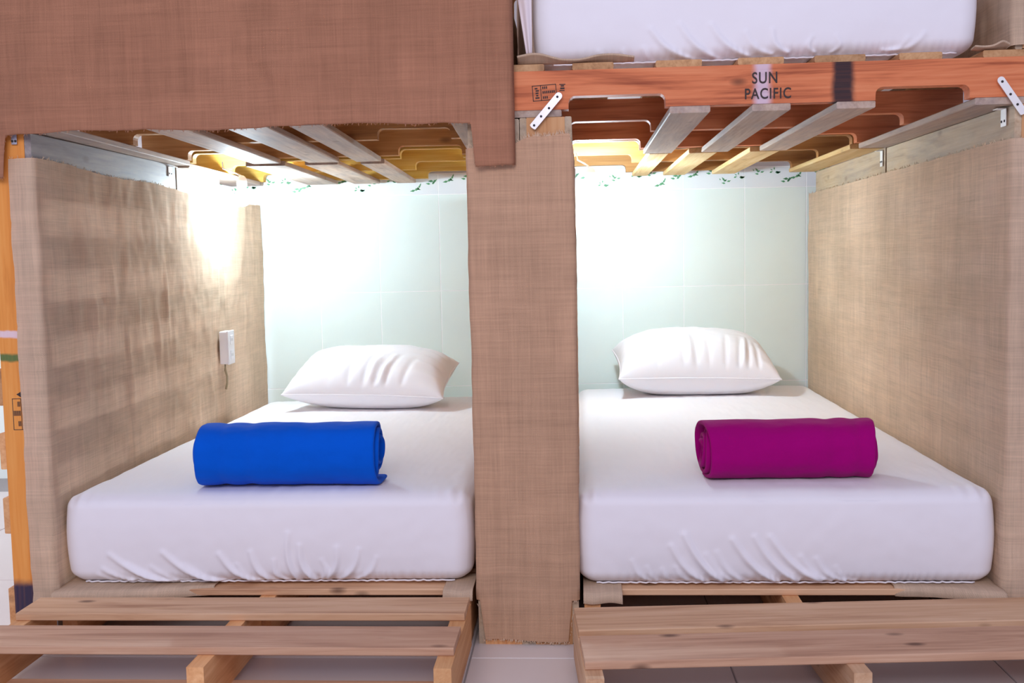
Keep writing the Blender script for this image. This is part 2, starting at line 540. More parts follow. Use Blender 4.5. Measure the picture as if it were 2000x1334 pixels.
# stamp on the orange edge of the left pallet (stringer local: x up, faces -Y)
def mark_mesh(name, quads):
    V, F = [], []
    for x0, z0, x1, z1 in quads:
        b = len(V)
        V += [(x0, 0, z0), (x1, 0, z0), (x1, 0, z1), (x0, 0, z1)]
        V += [(x0, 0.0006, z0), (x1, 0.0006, z0), (x1, 0.0006, z1), (x0, 0.0006, z1)]
        F += [(b, b + 1, b + 2, b + 3), (b + 4, b + 7, b + 6, b + 5)]
        F += [(b + i, b + 4 + i, b + 4 + (i + 1) % 4, b + (i + 1) % 4) for i in range(4)]
    return pydata(name, V, F)
def stamp_quads(w_, h_, th=0.0016, seed=1):
    rnd = random.Random(seed)
    q = [(0, 0, th, h_), (w_ - th, 0, w_, h_), (0, 0, w_, th), (0, h_ - th, w_, h_), (w_ * 0.34, 0, w_ * 0.34 + th, h_)]
    for r in range(5):                                   # plant emblem column, drawn as broken strokes
        z = h_ * (0.16 + r * 0.15)
        q.append((w_ * rnd.uniform(0.10, 0.16), z, w_ * rnd.uniform(0.22, 0.29), z + h_ * 0.09))
    for r, n in ((0.12, 3), (0.45, 7), (0.74, 3)):        # three lines of tiny characters
        x = w_ * 0.42
        for k in range(n):
            q.append((x, h_ * r, x + w_ * 0.05, h_ * (r + 0.16)))
            x += w_ * 0.076
    return q
st0 = lw_st[0]
# the emblem runs up the stringer: rows along local x
sq = [(z, x, z2, x2) for (x, z, x2, z2) in stamp_quads(0.034, 0.078, 0.0015, 3)]
mesh_obj('stencil_stamp', mark_mesh('stencil_stamp', sq), INK, st0, (-0.092, -0.0194, -0.0125))
tri = pydata('stamp_arrow', [(0, 0, 0), (0.020, 0, 0.004), (0.012, 0, 0.018), (0, 0.0004, 0), (0.020, 0.0004, 0.004), (0.012, 0.0004, 0.018)],
             [(0, 1, 2), (5, 4, 3), (0, 3, 4, 1), (1, 4, 5, 2), (2, 5, 3, 0)])
mesh_obj('stamp_arrow', tri, INK, st0, (-0.016, -0.0194, -0.008))

# ------------------------------------------------------------------ ceiling pallets (carry the upper bunks)
UZ = 1.261
rt = [(0.0, 0.097), (0.162, 0.257), (0.353, 0.458), (0.540, 0.644), (0.713, 0.827), (0.905, 1.000), (1.090, 1.218)]
urf, ur_st = pallet('ceiling_pallet', 'reddish pallet carrying the upper bunk, its front beam stencilled in black', 'ceiling pallets', (-0.037, 0, UZ), (0, 0, 0), 1.218, 1.016,
       rt, [(0.0, 0.137), (0.386, 0.479), (0.574, 0.661), (0.763, 0.850), (1.075, 1.218)],
       m_str=W_BEAM, m_top=W_DARK, m_bot=W_SLAT, front_mat=W_BEAM_FRONT)
pallet('ceiling_pallet', 'pallet over the magenta blanket bunk, rear one with bright lit slats by the tiles', 'ceiling pallets', (-0.037, 1.032, UZ), (0, 0, 0), 1.218, 1.010,
       rt, [(0.0, 0.10), (0.405, 0.470), (0.535, 0.627), (0.735, 0.832), (1.055, 1.165)],
       m_str=W_INNER, m_top=W_DARK, m_bot=W_SLATY)
LR = math.radians(2.5)
def lpos(x, y, z): return (-1.262 + x * math.cos(LR) - y * math.sin(LR), 0.0 + x * math.sin(LR) + y * math.cos(LR), z)
pallet('ceiling_pallet', 'weathered pallet over the blue blanket bunk, front one behind the burlap curtain', 'ceiling pallets', lpos(0, 0, UZ), (0, 0, LR), 1.218, 1.012,
       even(1.218, 7, 0.095), [(0.0, 0.146), (0.360, 0.452), (0.546, 0.650), (0.705, 0.789), (1.095, 1.218)],
       m_str=W_INNER, m_top=W_DARK, m_bot=W_SLAT)
pallet('ceiling_pallet', 'pallet over the blue blanket bunk, rear one with golden stringers above the bulb', 'ceiling pallets', lpos(0, 1.022, UZ - 0.006), (0, 0, LR), 1.218, 0.985,
       even(1.218, 7, 0.095), [(0.0, 0.14), (0.330, 0.463), (0.531, 0.642), (0.716, 0.797), (1.100, 1.218)],
       m_str=W_YELLOW, m_top=W_DARK, m_bot=W_SLAT)

# stencilled lettering and stamp on the front beam
def text_mesh(body, size, sx):
    cu = bpy.data.curves.new('lettering', 'FONT')
    cu.body = body; cu.size = size; cu.align_x = 'CENTER'; cu.align_y = 'CENTER'
    cu.extrude = 0.0004; cu.space_character = 1.12; cu.offset = 0.0004
    ob = bpy.data.objects.new('lettering', cu)
    COL.objects.link(ob)
    dg = bpy.context.evaluated_depsgraph_get()
    me = bpy.data.meshes.new_from_object(ob.evaluated_get(dg))
    bpy.data.objects.remove(ob); bpy.data.curves.remove(cu)
    for v in me.vertices: v.co.x *= sx
    me.materials.clear()
    return me
beam = ur_st[0]                       # centred at world (0.572, 0.019, 1.3215)
for body, X, Z, size, sx in (('SUN', 0.565, 1.334, 0.036, 0.80), ('PACIFIC', 0.5715, 1.2985, 0.034, 0.80)):
    mesh_obj('stencil_lettering', text_mesh(body, size, sx), INK, beam, (X - 0.572, -0.0196, Z - 1.3215), (PI / 2, 0, 0))
mesh_obj('stencil_stamp', mark_mesh('stencil_stamp', stamp_quads(0.056, 0.036)), INK, beam, (0.033 - 0.572, -0.0196, 1.2965 - 1.3215), (0, -0.06, 0))
mesh_obj('stencil_stamp', mark_mesh('stencil_stamp', [(0, 0, 0.012, 0.002), (0.002, 0.004, 0.012, 0.008), (0.003, 0.010, 0.011, 0.013), (0, 0.014, 0.014, 0.016)]), INK, beam,
         (0.0945 - 0.572, -0.0196, 1.319 - 1.3215))

# ------------------------------------------------------------------ base pallets and steps (stringers run front to back)
def base_pallet(label, xr, y0, th=0.0, L=1.0, W=1.0):
    return pallet('base_pallet', label, 'base pallets under the mattresses', (xr, y0, 0), (0, 0, PI / 2 + th), L, W,
                  [(0.05 + 0.165 * k, 0.145 + 0.165 * k) for k in range(6)], [(0.02, 0.11), (0.46, 0.55), (L - 0.11, L - 0.02)], hs=0.103,
                  notch=None, m_str=W_ORANGE, m_top=W_STEP_Y, m_bot=W_STEP)
base_pallet('base pallet under the front of the mattress with the blue blanket', -0.140, -0.045)
base_pallet('base pallet under the front of the mattress with the magenta blanket', 1.115, -0.045, W=0.98)
base_pallet('base pallet under the pillow end of the left bed', -0.145, 0.965)
base_pallet('base pallet under the pillow end of the right bed', 1.115, 0.965, W=0.98)

pallet('pallet_step', 'low slatted pallet step in front of the bed with the blue blanket', 'pallet steps', (-0.135, -0.445, 0), (0, 0, PI / 2), 0.394, 1.052,
       [(0.065, 0.195), (0.273, 0.390)], [(0.06, 0.18)], hs=0.100, t=0.0175, ts=0.036, notch=None, m_str=W_ORANGE, m_top=[W_STEP, W_STEP_Y], m_bot=W_STEP, cat='step')
pallet('pallet_step', 'low slatted pallet step in front of the bed with the magenta blanket', 'pallet steps', (1.214, -0.42, 0), (0, 0, PI / 2 + math.radians(4)), 0.374, 1.082,
       [(0.045, 0.19), (0.222, 0.370)], [(0.04, 0.16)], hs=0.100, t=0.0175, ts=0.036, notch=None, m_str=W_STEP_Y, m_top=[W_STEP, W_STEP_Y], m_bot=W_STEP, cat='step')

# ------------------------------------------------------------------ burlap
def lerp_path(pts):
    """polyline in XY -> function of arc length returning (point, outward normal)"""
    P = [Vector((p[0], p[1], 0)) for p in pts]
    seg = [(P[i + 1] - P[i]).length for i in range(len(P) - 1)]
    tot = sum(seg)
    def f(s):
        s = max(0, min(tot - 1e-9, s)); i = 0
        while s > seg[i] and i < len(seg) - 1:
            s -= seg[i]; i += 1
        d = (P[i + 1] - P[i]).normalized()
        return P[i] + d * s, Vector((d.y, -d.x, 0))
    return f, tot

def burlap_wrap(name, label, pts, ztop, zbot, group, sign=1, du=0.012, dv=0.012, amp=0.005, folds=(), mat=BURLAP, edge=None, seed=0):
    """cloth hung around a polyline seen from above; ztop/zbot are functions of arc length"""
    f, tot = lerp_path(pts)
    nu = max(4, int(tot / du)); nv = max(4, int(1.2 / dv))
    def fn(u, v):
        s = u * tot
        zt, zb = ztop(s), zbot(s)
        z = zb + (zt - zb) * v
        if edge:
            s = s + edge(u, z)
        p, n = f(s)
        # blend the normal across corners so the cloth turns softly
        p2, n2 = f(s + 0.012); p1, n1 = f(s - 0.012)
        n = (n + n1 + n2).normalized() * sign
        d = amp * (0.9 + 0.8 * fbm(s * 1.0, z * 0.55, seed, 7.0, 3) + 0.35 * fbm(s, z, seed + 5, 21.0, 2))
        for (s0, z0, s1, z1, w_, a) in folds:
            ax, az = s1 - s0, z1 - z0
            L2 = ax * ax + az * az
            t = max(0, min(1, ((s - s0) * ax + (z - z0) * az) / L2))
            dd = (s - s0 - ax * t) ** 2 + (z - z0 - az * t) ** 2
            d += a * math.exp(-dd / (w_ * w_)) * math.sin(PI * min(1, max(0, t * 0.9 + 0.05)))
        q = p + n * max(0.0015, d)
        return (q.x, q.y, z)
    me = sheet_mesh(name, nu, nv, fn, lambda u, v: (u * tot + seed, zbot(u * tot) + (ztop(u * tot) - zbot(u * tot)) * v))
    o = mesh_obj(name, me, mat, None, smooth=True)
    tag(o, label, 'burlap', group)
    return o, fn

# left lining: a strip of front edge, then the whole inner side
lw_end = 2.02
def left_top(s): return 1.196 - 0.022 * min(1, max(0, (s - 0.05) / 1.3)) + 0.004 * math.sin(s * 9) + 0.003 * fbm(s, 0, 3, 14)
def left_bot(s): return 0.137 if s > 0.06 else 0.10 + 0.25 * max(0, 0.03 - s)
rnd = random.Random(4)
lf = []
for k in range(13):
    s0 = 0.22 + rnd.random() * 0.75; z0 = rnd.uniform(0.72, 1.02); ln = rnd.uniform(0.10, 0.3)
    lf.append((s0, z0, s0 + rnd.uniform(-0.03, 0.03), z0 - ln, rnd.uniform(0.008, 0.014), rnd.uniform(0.003, 0.007)))
for k in range(8):
    s0 = 0.9 + rnd.random() * 0.9; z0 = rnd.uniform(0.5, 0.9); ln = rnd.uniform(0.08, 0.25)
    lf.append((s0, z0, s0 + rnd.uniform(-0.05, 0.05), z0 - ln, 0.012, 0.004))
tl = math.tan(LW)
lining_l, lfn = burlap_wrap('burlap_lining', 'burlap lining stretched over the left wall beside the blue blanket', [(-1.232, -0.004), (-1.172, -0.004), (-1.172 - tl * lw_end, lw_end)],
            left_top, left_bot, 'burlap wall linings', folds=lf, edge=lambda u, z: (1 - u) ** 60 * 0.006 * fbm(0, z, 1, 9), seed=0.0)
fringe('loose_threads', lining_l, [lfn(k / 40, 1.0) for k in range(0, 41)], 0.010, 0.6, 150, BURLAP, Vector((0, 0, 1)))

def right_top(s): return 1.183 - 0.012 * max(0, min(1, (2.0 - s) / 2.0)) + 0.003 * fbm(s, 0, 8, 14)
rf = []
for k in range(12):
    s0 = 1.0 + rnd.random() * 0.9; z0 = rnd.uniform(0.72, 1.08); ln = rnd.uniform(0.10, 0.3)
    rf.append((s0, z0, s0 + rnd.uniform(-0.02, 0.02), z0 - ln, rnd.uniform(0.008, 0.013), rnd.uniform(0.002, 0.005)))
lining_r, rfn = burlap_wrap('burlap_lining', 'burlap lining stretched over the right wall beside the magenta blanket', [(1.118, 2.10), (1.118, -0.004), (1.255, -0.004)],
            right_top, lambda s: 0.137 if s < 2.08 else 0.06, 'burlap wall linings', folds=rf, seed=2.0)
fringe('loose_threads', lining_r, [rfn(k / 40, 1.0) for k in range(0, 41)], 0.010, 0.6, 150, BURLAP, Vector((0, 0, 1)))

# post cover: left side, front, right side
PL = 2.02
def post_top(s):
    x = s - PL
    if x < 0 or x > 0.250: return 1.19
    return 1.19 + 0.028 * min(1, max(0, (x - 0.10) / 0.06)) + 0.003 * math.sin(x * 60)
def post_bot(s):
    x = s - PL
    if x < -0.01 or x > 0.262: return 0.137
    return 0.012 + 0.004 * math.sin(x * 25) + (0.10 if x < 0.018 or x > 0.233 else 0.0)
pf = []
for k in range(9):
    s0 = PL + rnd.uniform(0.02, 0.24); z0 = rnd.uniform(0.2, 1.1)
    pf.append((s0, z0, s0 + rnd.uniform(-0.02, 0.02), z0 - rnd.uniform(0.08, 0.25), rnd.uniform(0.008, 0.018), rnd.uniform(0.003, 0.006)))
cover, pfn = burlap_wrap('burlap_cover', 'tall burlap wrap around the middle post between the two beds', [(-0.1225, PL), (-0.1225, -0.006), (0.1225, -0.006), (0.1225, PL)],
            post_top, post_bot, None, folds=pf, du=0.010, amp=0.0035, mat=BURLAP_POST, seed=5.0)
FU = 2 * PL + 0.27
fr_u = [(PL + 0.006 + 0.245 * k / 20) / (2 * PL + 0.245 + 0.012) for k in range(21)]
fringe('loose_threads', cover, [pfn(u, 1.0) for u in fr_u], 0.014, 0.6, 120, BURLAP, Vector((0, 0, 1)))
fringe('loose_threads', cover, [pfn(u, 0.0) for u in fr_u], 0.010, 0.6, 110, BURLAP)

# curtain over the upper left bunk
CX0, CX1 = -1.62, -0.010
def cur_bot(x):
    z = 1.252 + 0.003 * math.sin(x * 11) + 0.003 * fbm(x, 0, 2, 10)
    def st(a, b): t = max(0, min(1, (x - a) / (b - a))); return t * t * (3 - 2 * t)
    z -= 0.100 * (1 - st(-1.236, -1.222))
    z -= 0.102 * st(-0.112, -0.100)
    return z
cf = [(-0.60, 1.62, -0.56, 1.32, 0.02, 0.007), (-0.64, 1.45, -0.55, 1.36, 0.012, 0.006), (-0.50, 1.7, -0.47, 1.5, 0.02, 0.004), (-1.15, 1.40, -1.22, 1.28, 0.02, 0.005),
      (-0.085, 1.75, -0.092, 1.15, 0.012, 0.009), (-0.93, 1.30, -0.95, 1.62, 0.03, 0.004), (-0.30, 1.27, -0.22, 1.45, 0.03, 0.004)]
NUC, NVC = 190, 70
xs = sorted([CX0 + (CX1 - CX0) * k / 150 for k in range(151)] + [-1.236 + 0.014 * k / 8 for k in range(9)] + [-0.112 + 0.012 * k / 8 for k in range(9)])
def curfn(i, v):
    x = xs[i]
    zb = cur_bot(x); z = zb + (2.25 - zb) * (v ** 1.25)
    y = -0.029 - 0.006 * fbm(x, 0, z * 0.6, 5.0, 3) - 0.002 * fbm(x, 3, z, 18, 2)
    for (x0, z0, x1, z1, w_, a) in cf:
        ax, az = x1 - x0, z1 - z0
        t = max(0, min(1, ((x - x0) * ax + (z - z0) * az) / (ax * ax + az * az)))
        y -= a * math.exp(-((x - x0 - ax * t) ** 2 + (z - z0 - az * t) ** 2) / (w_ * w_))
    e = max(0, (x - (CX1 - 0.012)) / 0.012)
    return (x, min(y, -0.021) + e * e * 0.012, z)
nxs = len(xs)
V = [curfn(i, j / NVC) for j in range(NVC + 1) for i in range(nxs)]
F = [(j * nxs + i, j * nxs + i + 1, (j + 1) * nxs + i + 1, (j + 1) * nxs + i) for j in range(NVC) for i in range(nxs - 1)]
cme = pydata('burlap_curtain', V, F, [(p[0], p[2]) for p in V])
curtain = mesh_obj('burlap_curtain', cme, BURLAP_CURTAIN, None, smooth=True)
tag(curtain, 'wide burlap curtain closing off the upper left bunk', 'curtain')
solidify(curtain, 0.0016)
fringe('loose_threads', curtain, [curfn(i, 0) for i in range(nxs)], 0.008, 0.6, 230, BURLAP_CURTAIN)

# burlap corners tucked under the mattresses, parts of the wall linings
def flap(parent, x0, x1, y0, y1, seed, taper):
    def fn(u, v):
        x = x0 + (x1 - x0) * u
        yf = y0 + taper * u + 0.006 * math.sin(u * 7 + seed)
        y = yf + (y1 - yf) * v
        z = 0.1385 + 0.0015 * (1 + fbm(x, y, seed, 16, 2)) - 0.022 * max(0, 1 - v / 0.10) ** 2
        return (x, y, z)
    me = sheet_mesh('tucked_flap', 34, 16, fn, lambda u, v: (u * abs(x1 - x0), v * abs(y1 - y0)))
    o = mesh_obj('tucked_flap', me, BURLAP, parent, smooth=True)
    solidify(o, 0.0014)
    return o
flap(lining_l, -1.168, -0.78, -0.055, 0.12, 1, 0.06)
flap(cover, -0.133, -0.205, -0.035, 0.12, 2, 0.0)
flap(cover, 0.133, 0.225, -0.052, 0.12, 3, 0.0)
flap(lining_r, 1.112, 0.87, -0.045, 0.12, 4, 0.055)

# ------------------------------------------------------------------ mattresses in fitted sheets
def mattress(label, x0, x1, yf, yb, zb, h, folds, rot=0.0, skew=0.0, drop=0.0, r=0.046, seed=1, hem=True, zsag=()):
    W, D = x1 - x0, yb - yf
    nx, ny, nz = 300, 72, 64
    root = tag(empty('mattress', (x0, yf, zb), (0, 0, rot)), label, 'mattress', 'mattresses in white fitted sheets')
    V, F, idx = [], [], {}
    def warp(a, b, c):
        # a,b,c in 0..1 on the box; rounded-box projection then cloth detail
        p = Vector((a * W, b * D, c * h))
        rx, rz = r, r * 0.75
        q = Vector((min(max(p.x, rx), W - rx), min(max(p.y, rx), D - rx), min(max(p.z, rz), h - rz)))
        d = p - q
        dn = Vector((d.x / rx, d.y / rx, d.z / rz))
        if dn.length > 1e-6:
            k = dn.normalized()
            on = max(abs(dn.x), abs(dn.y), abs(dn.z))
            p = q + Vector((k.x * rx, k.y * rx, k.z * rz)) * on
            nrm = k
        else:
            nrm = Vector((0, 0, 1))
        # gentle puffiness of the four sides and crown of the top
        sx = math.sin(PI * a); sy = math.sin(PI * b); sz = math.sin(PI * c)
        if c > 0.5: p.z += 0.006 * sx * sy
        p.y -= 0.010 * sz * (1 - b) ** 4 * (0.6 + 0.4 * sx)
        p.x += 0.008 * sz * ((a - 0.5) * 2) ** 5
        if b < 0.2 and nrm.y < -0.2:
            wt_ = min(1, (-nrm.y - 0.2) / 0.5)
            dz = 0.0
            for (u0_, v0_, u1_, v1_, w_, am) in folds:
                ax, az = (u1_ - u0_) * W, (v1_ - v0_) * h
                px, pz = p.x - u0_ * W, p.z - v0_ * h
                # slightly bowed crease: shift with the parameter
                t = (px * ax + pz * az) / (ax * ax + az * az)
                tc_ = max(0, min(1, t))
                bow = 0.012 * math.sin(PI * tc_) * (1 if ax > 0 else -1)
                L = math.hypot(ax, az)
                ex, ez = px - ax * tc_ - bow * az / L, pz - az * tc_ - bow * -ax / L
                g = math.exp(-(ex * ex + ez * ez) / (w_ * w_))
                dz += am * g * (0.25 + 0.75 * tc_) - 0.35 * am * math.exp(-((ex - 1.6 * w_) ** 2 + ez * ez) / (w_ * w_)) * tc_
            hemr = max(0, 1 - c / 0.16)
            dz += hemr * 0.0022 * math.sin(p.x * 330 + 3 * math.sin(p.x * 40)) * min(1, sx * 2.2)
            dz += 0.0016 * fbm(p.x, p.z, seed, 8, 3)
            p.y -= dz * wt_
        if nrm.z > 0.3:
            p.z += 0.0022 * fbm(p.x, p.y, seed + 3, 5, 3) + 0.0012 * fbm(p.x * 2.2, p.y * 0.8, seed + 9, 14, 2)
            p.z -= 0.008 * math.exp(-(((p.x - W * 0.5) / 0.3) ** 2 + ((p.y - 0.2) / 0.2) ** 2)) * 0.3
        if nrm.z < -0.2:
            for (xa, xb, am) in zsag:
                if xa < p.x < xb: p.z -= am * math.sin(PI * (p.x - xa) / (xb - xa)) * max(0, 1 - p.y / 0.05)
        # corner tuck of the fitted sheet at the front upper corner
        for cx_ in (0.0, W):
            e = ((p.x - cx_) / 0.07) ** 2 + ((p.z - h) / 0.05) ** 2 + (p.y / 0.06) ** 2
            p.z += 0.0035 * math.exp(-e) * math.sin(p.x * 190)
        p.z -= drop * b * (c > 0.0) * c
        p.y += skew * (a - 0.5) * W * b
        return p
    def vid(i, j, k):
        key = (i, j, k)
        if key not in idx:
            idx[key] = len(V); V.append(warp(i / nx, sp(j / ny), k / nz))
        return idx[key]
    def sp(t): return t ** 1.35
    for i in range(nx):
        for j in range(ny):
            F.append((vid(i, j, nz), vid(i + 1, j, nz), vid(i + 1, j + 1, nz), vid(i, j + 1, nz)))
            if j < 6 or j > ny - 4 or True:
                pass
    for i in range(nx):
        for k in range(nz):
            F.append((vid(i, 0, k), vid(i + 1, 0, k), vid(i + 1, 0, k + 1), vid(i, 0, k + 1)))
            F.append((vid(i + 1, ny, k), vid(i, ny, k), vid(i, ny, k + 1), vid(i + 1, ny, k + 1)))
    for j in range(ny):
        for k in range(nz):
            F.append((vid(0, j + 1, k), vid(0, j, k), vid(0, j, k + 1), vid(0, j + 1, k + 1)))
            F.append((vid(nx, j, k), vid(nx, j + 1, k), vid(nx, j + 1, k + 1), vid(nx, j, k + 1)))
    for i in range(nx):
        for j in range(ny):
            F.append((vid(i, j + 1, 0), vid(i + 1, j + 1, 0), vid(i + 1, j, 0), vid(i, j, 0)))
    me = pydata('fitted_sheet', V, F)
    mesh_obj('fitted_sheet', me, SHEET, root, smooth=True)
    # gathered elastic hem peeping out along the front bottom edge
    pts = [(r * 0.9 + (W - 2 * r * 0.9) * k / 120, 0.016 + 0.0025 * math.sin(k * 1.9) + 0.002 * fbm(k * 0.1, 0, seed, 3), 0.0030 + 0.0005 * math.sin(k * 2.3)) for k in range(121)]
    mesh_obj('elastic_hem', tube_mesh('elastic_hem', pts, 0.0022, 6), SHEET, root, smooth=True)
    return root

def F_(lst, x0, x1, y0, y1, w=0.0065, a=0.0135):
    out = []
    for it in lst:
        ax, ay, bx, by = it[:4]
        k = it[4] if len(it) > 4 else 1.0
        out.append(((ax - x0) / (x1 - x0), (y1 - ay) / (y1 - y0), (bx - x0) / (x1 - x0), (y1 - by) / (y1 - y0), w * (0.8 + 0.3 * k), a * k))
    return out
left_folds = F_([(250, 370, 540, 515, 1.2), (215, 440, 430, 505, 1.0), (190, 470, 340, 505, .8), (330, 420, 600, 520, 1.1), (500, 360, 760, 515, 1.3), (440, 430, 660, 520, .8),
                 (600, 420, 800, 515, .9), (760, 370, 930, 515, 1.2), (840, 420, 960, 510, .7), (905, 360, 1000, 510, 1.1), (1010, 400, 1060, 505, .8), (1080, 270, 1115, 505, .9),
                 (1130, 330, 1190, 500, 1.1), (1230, 400, 1220, 500, .7), (1300, 340, 1245, 500, .9), (1400, 350, 1310, 500, .8), (1480, 390, 1380, 500, .6)], 35, 1905, 85, 515)
right_folds = F_([(540, 240, 730, 470, 1.4), (480, 290, 650, 470, 1.1), (500, 390, 610, 470, .8), (640, 330, 790, 470, .9), (690, 320, 830, 470, .8), (760, 260, 975, 470, 1.3),
                  (860, 250, 1060, 460, 1.2), (930, 250, 1160, 460, 1.2), (1070, 340, 1210, 460, .9), (1140, 350, 1270, 460, .8), (1230, 390, 1320, 460, .6), (300, 360, 410, 470, .6),
                  (370, 390, 460, 470, .6), (440, 400, 530, 470, .6)], 55, 1945, 45, 475)
up_folds = F_([(570, 100, 730, 228, 1.2), (680, 85, 840, 235, 1.2), (800, 90, 945, 222, 1.1), (930, 125, 1030, 215, .8), (1030, 120, 1090, 210, .8), (370, 185, 450, 235, .9),
               (460, 185, 540, 240, .8), (540, 175, 620, 238, .7), (1600, 150, 1480, 215, .7), (1540, 165, 1450, 212, .6), (1180, 150, 1190, 210, .5), (1270, 150, 1260, 212, .5)], 125, 1800, -200, 232)
mattress('thick mattress in a white fitted sheet under the rolled blue blanket', -1.158, -0.142, 0.022, 1.90, 0.1415, 0.226, left_folds, rot=math.radians(0.6), skew=0.10, drop=0.018, seed=1)
mattress('thick mattress in a white fitted sheet under the rolled magenta blanket', 0.124, 1.104, 0.012, 2.035, 0.1415, 0.230, right_folds, skew=0.05, drop=0.006, seed=4)
mattress('mattress in a white fitted sheet on the upper bunk above the stencilled beam', 0.040, 1.052, 0.035, 1.95, 1.3835, 0.24, up_folds, seed=7)

# ------------------------------------------------------------------ pillows
def pillow(label, loc, rot, A, B, H, seed, folds, zf):
    root = tag(empty('pillow', loc, rot), label, 'pillow', 'white pillows')
    nx, ny = 140, 80
    def outline(s, t):
        px = 1 - 0.055 * (1 - t * t) ** 1.0 * (abs(s) ** 3)
        py = 1 - 0.085 * (1 - s * s) ** 1.0 * (abs(t) ** 3)
        return s * A * px, t * B * py
    def z_at(s, t, top):
        k = max(0.0, (1 - abs(s) ** 2.8)) ** 0.46 * max(0.0, (1 - abs(t) ** 2.6)) ** 0.50
        h_ = (H if top else H * 0.80) * k
        x, y = outline(s, t)
        wr = 0
        if top:
            e = max(0, 1 - (t + 1) / 0.9)          # creases radiate from the front seam
            for (c, w_, a, lean) in folds:
                xx = x - c - lean * (t + 1)
                wr += 1.9 * a * math.exp(-(xx / w_) ** 2) * min(1, (t + 1) * 9) * e ** 0.8
            e2 = max(0, 1 - (1 - abs(s)) / 0.5)
            wr += 0.004 * e2 * math.sin(y * 95 + seed) * min(1, (1 - abs(s)) * 8)
            wr += 0.006 * fbm(s, t, seed, 1.7, 3) * k
        return (h_ + wr * min(1, k * 3)) * (1 if top else -1)
    V, F = [], []
    top, bot = {}, {}
    for j in range(ny + 1):
        for i in range(nx + 1):
            s = math.sin(PI / 2 * (2 * i / nx - 1)); t = math.sin(PI / 2 * (2 * j / ny - 1))
            x, y = outline(s, t)
            border = i in (0, nx) or j in (0, ny)
            top[i, j] = len(V); V.append((x, y, z_at(s, t, True) if not border else 0))
            if border: bot[i, j] = top[i, j]
            else:
                bot[i, j] = len(V); V.append((x, y, z_at(s, t, False)))
    for j in range(ny):
        for i in range(nx):
            F.append((top[i, j], top[i + 1, j], top[i + 1, j + 1], top[i, j + 1]))
            F.append((bot[i, j + 1], bot[i + 1, j + 1], bot[i + 1, j], bot[i, j]))
    from mathutils import Euler
    R = Euler(rot).to_matrix(); Ri = R.inverted()
    for k, v in enumerate(V):                      # the underside settles flat on the mattress
        q = R @ Vector(v)
        if q.z + loc[2] < zf:
            q.z = zf - loc[2]
            V[k] = tuple(Ri @ q)
    mesh_obj('pillowcase', pydata('pillowcase', V, F), PILLOWCASE, root, smooth=True)
    ring = []
    N = 60
    for k in range(N): ring.append((-1 + 2 * k / N, -1))
    for k in range(N): ring.append((1, -1 + 2 * k / N))
    for k in range(N): ring.append((1 - 2 * k / N, 1))
    for k in range(N): ring.append((-1, 1 - 2 * k / N))
    pts = [(*outline(s, t), 0.0) for s, t in ring]
    mesh_obj('seam_piping', tube_mesh('seam_piping', pts, 0.0032, 6, closed=True), PILLOWCASE, root, smooth=True)
    return root
pf1 = [(-0.06, 0.012, -0.006, 0.02), (0.00, 0.010, -0.007, 0.03), (0.045, 0.009, -0.007, 0.05), (0.085, 0.010, -0.006, 0.05), (0.15, 0.012, -0.005, 0.04), (-0.13, 0.014, -0.004, -0.03), (0.025, 0.007, 0.006, 0.04), (0.068, 0.007, 0.006, 0.05)]
pf2 = [(-0.16, 0.012, -0.006, -0.02), (-0.06, 0.012, -0.006, -0.01), (-0.01, 0.010, -0.007, 0.0), (0.04, 0.010, -0.005, 0.0), (0.10, 0.009, -0.006, 0.02), (0.15, 0.009, -0.007, 0.03), (0.19, 0.008, -0.006, 0.02), (0.23, 0.009, -0.006, 0.0), (-0.035, 0.007, 0.006, 0), (0.17, 0.006, 0.006, 0.03)]
pillow('plump white pillow on the bed with the blue blanket', (-0.685, 1.645, 0.462), (math.radians(13), math.radians(1.5), math.radians(-2.5)), 0.312, 0.205, 0.118, 2.0, pf1, 0.360)
pillow('plump white pillow on the bed with the magenta blanket', (0.594, 1.835, 0.482), (math.radians(11), math.radians(1.0), math.radians(2.0)), 0.315, 0.205, 0.140, 6.0, pf2, 0.3745)

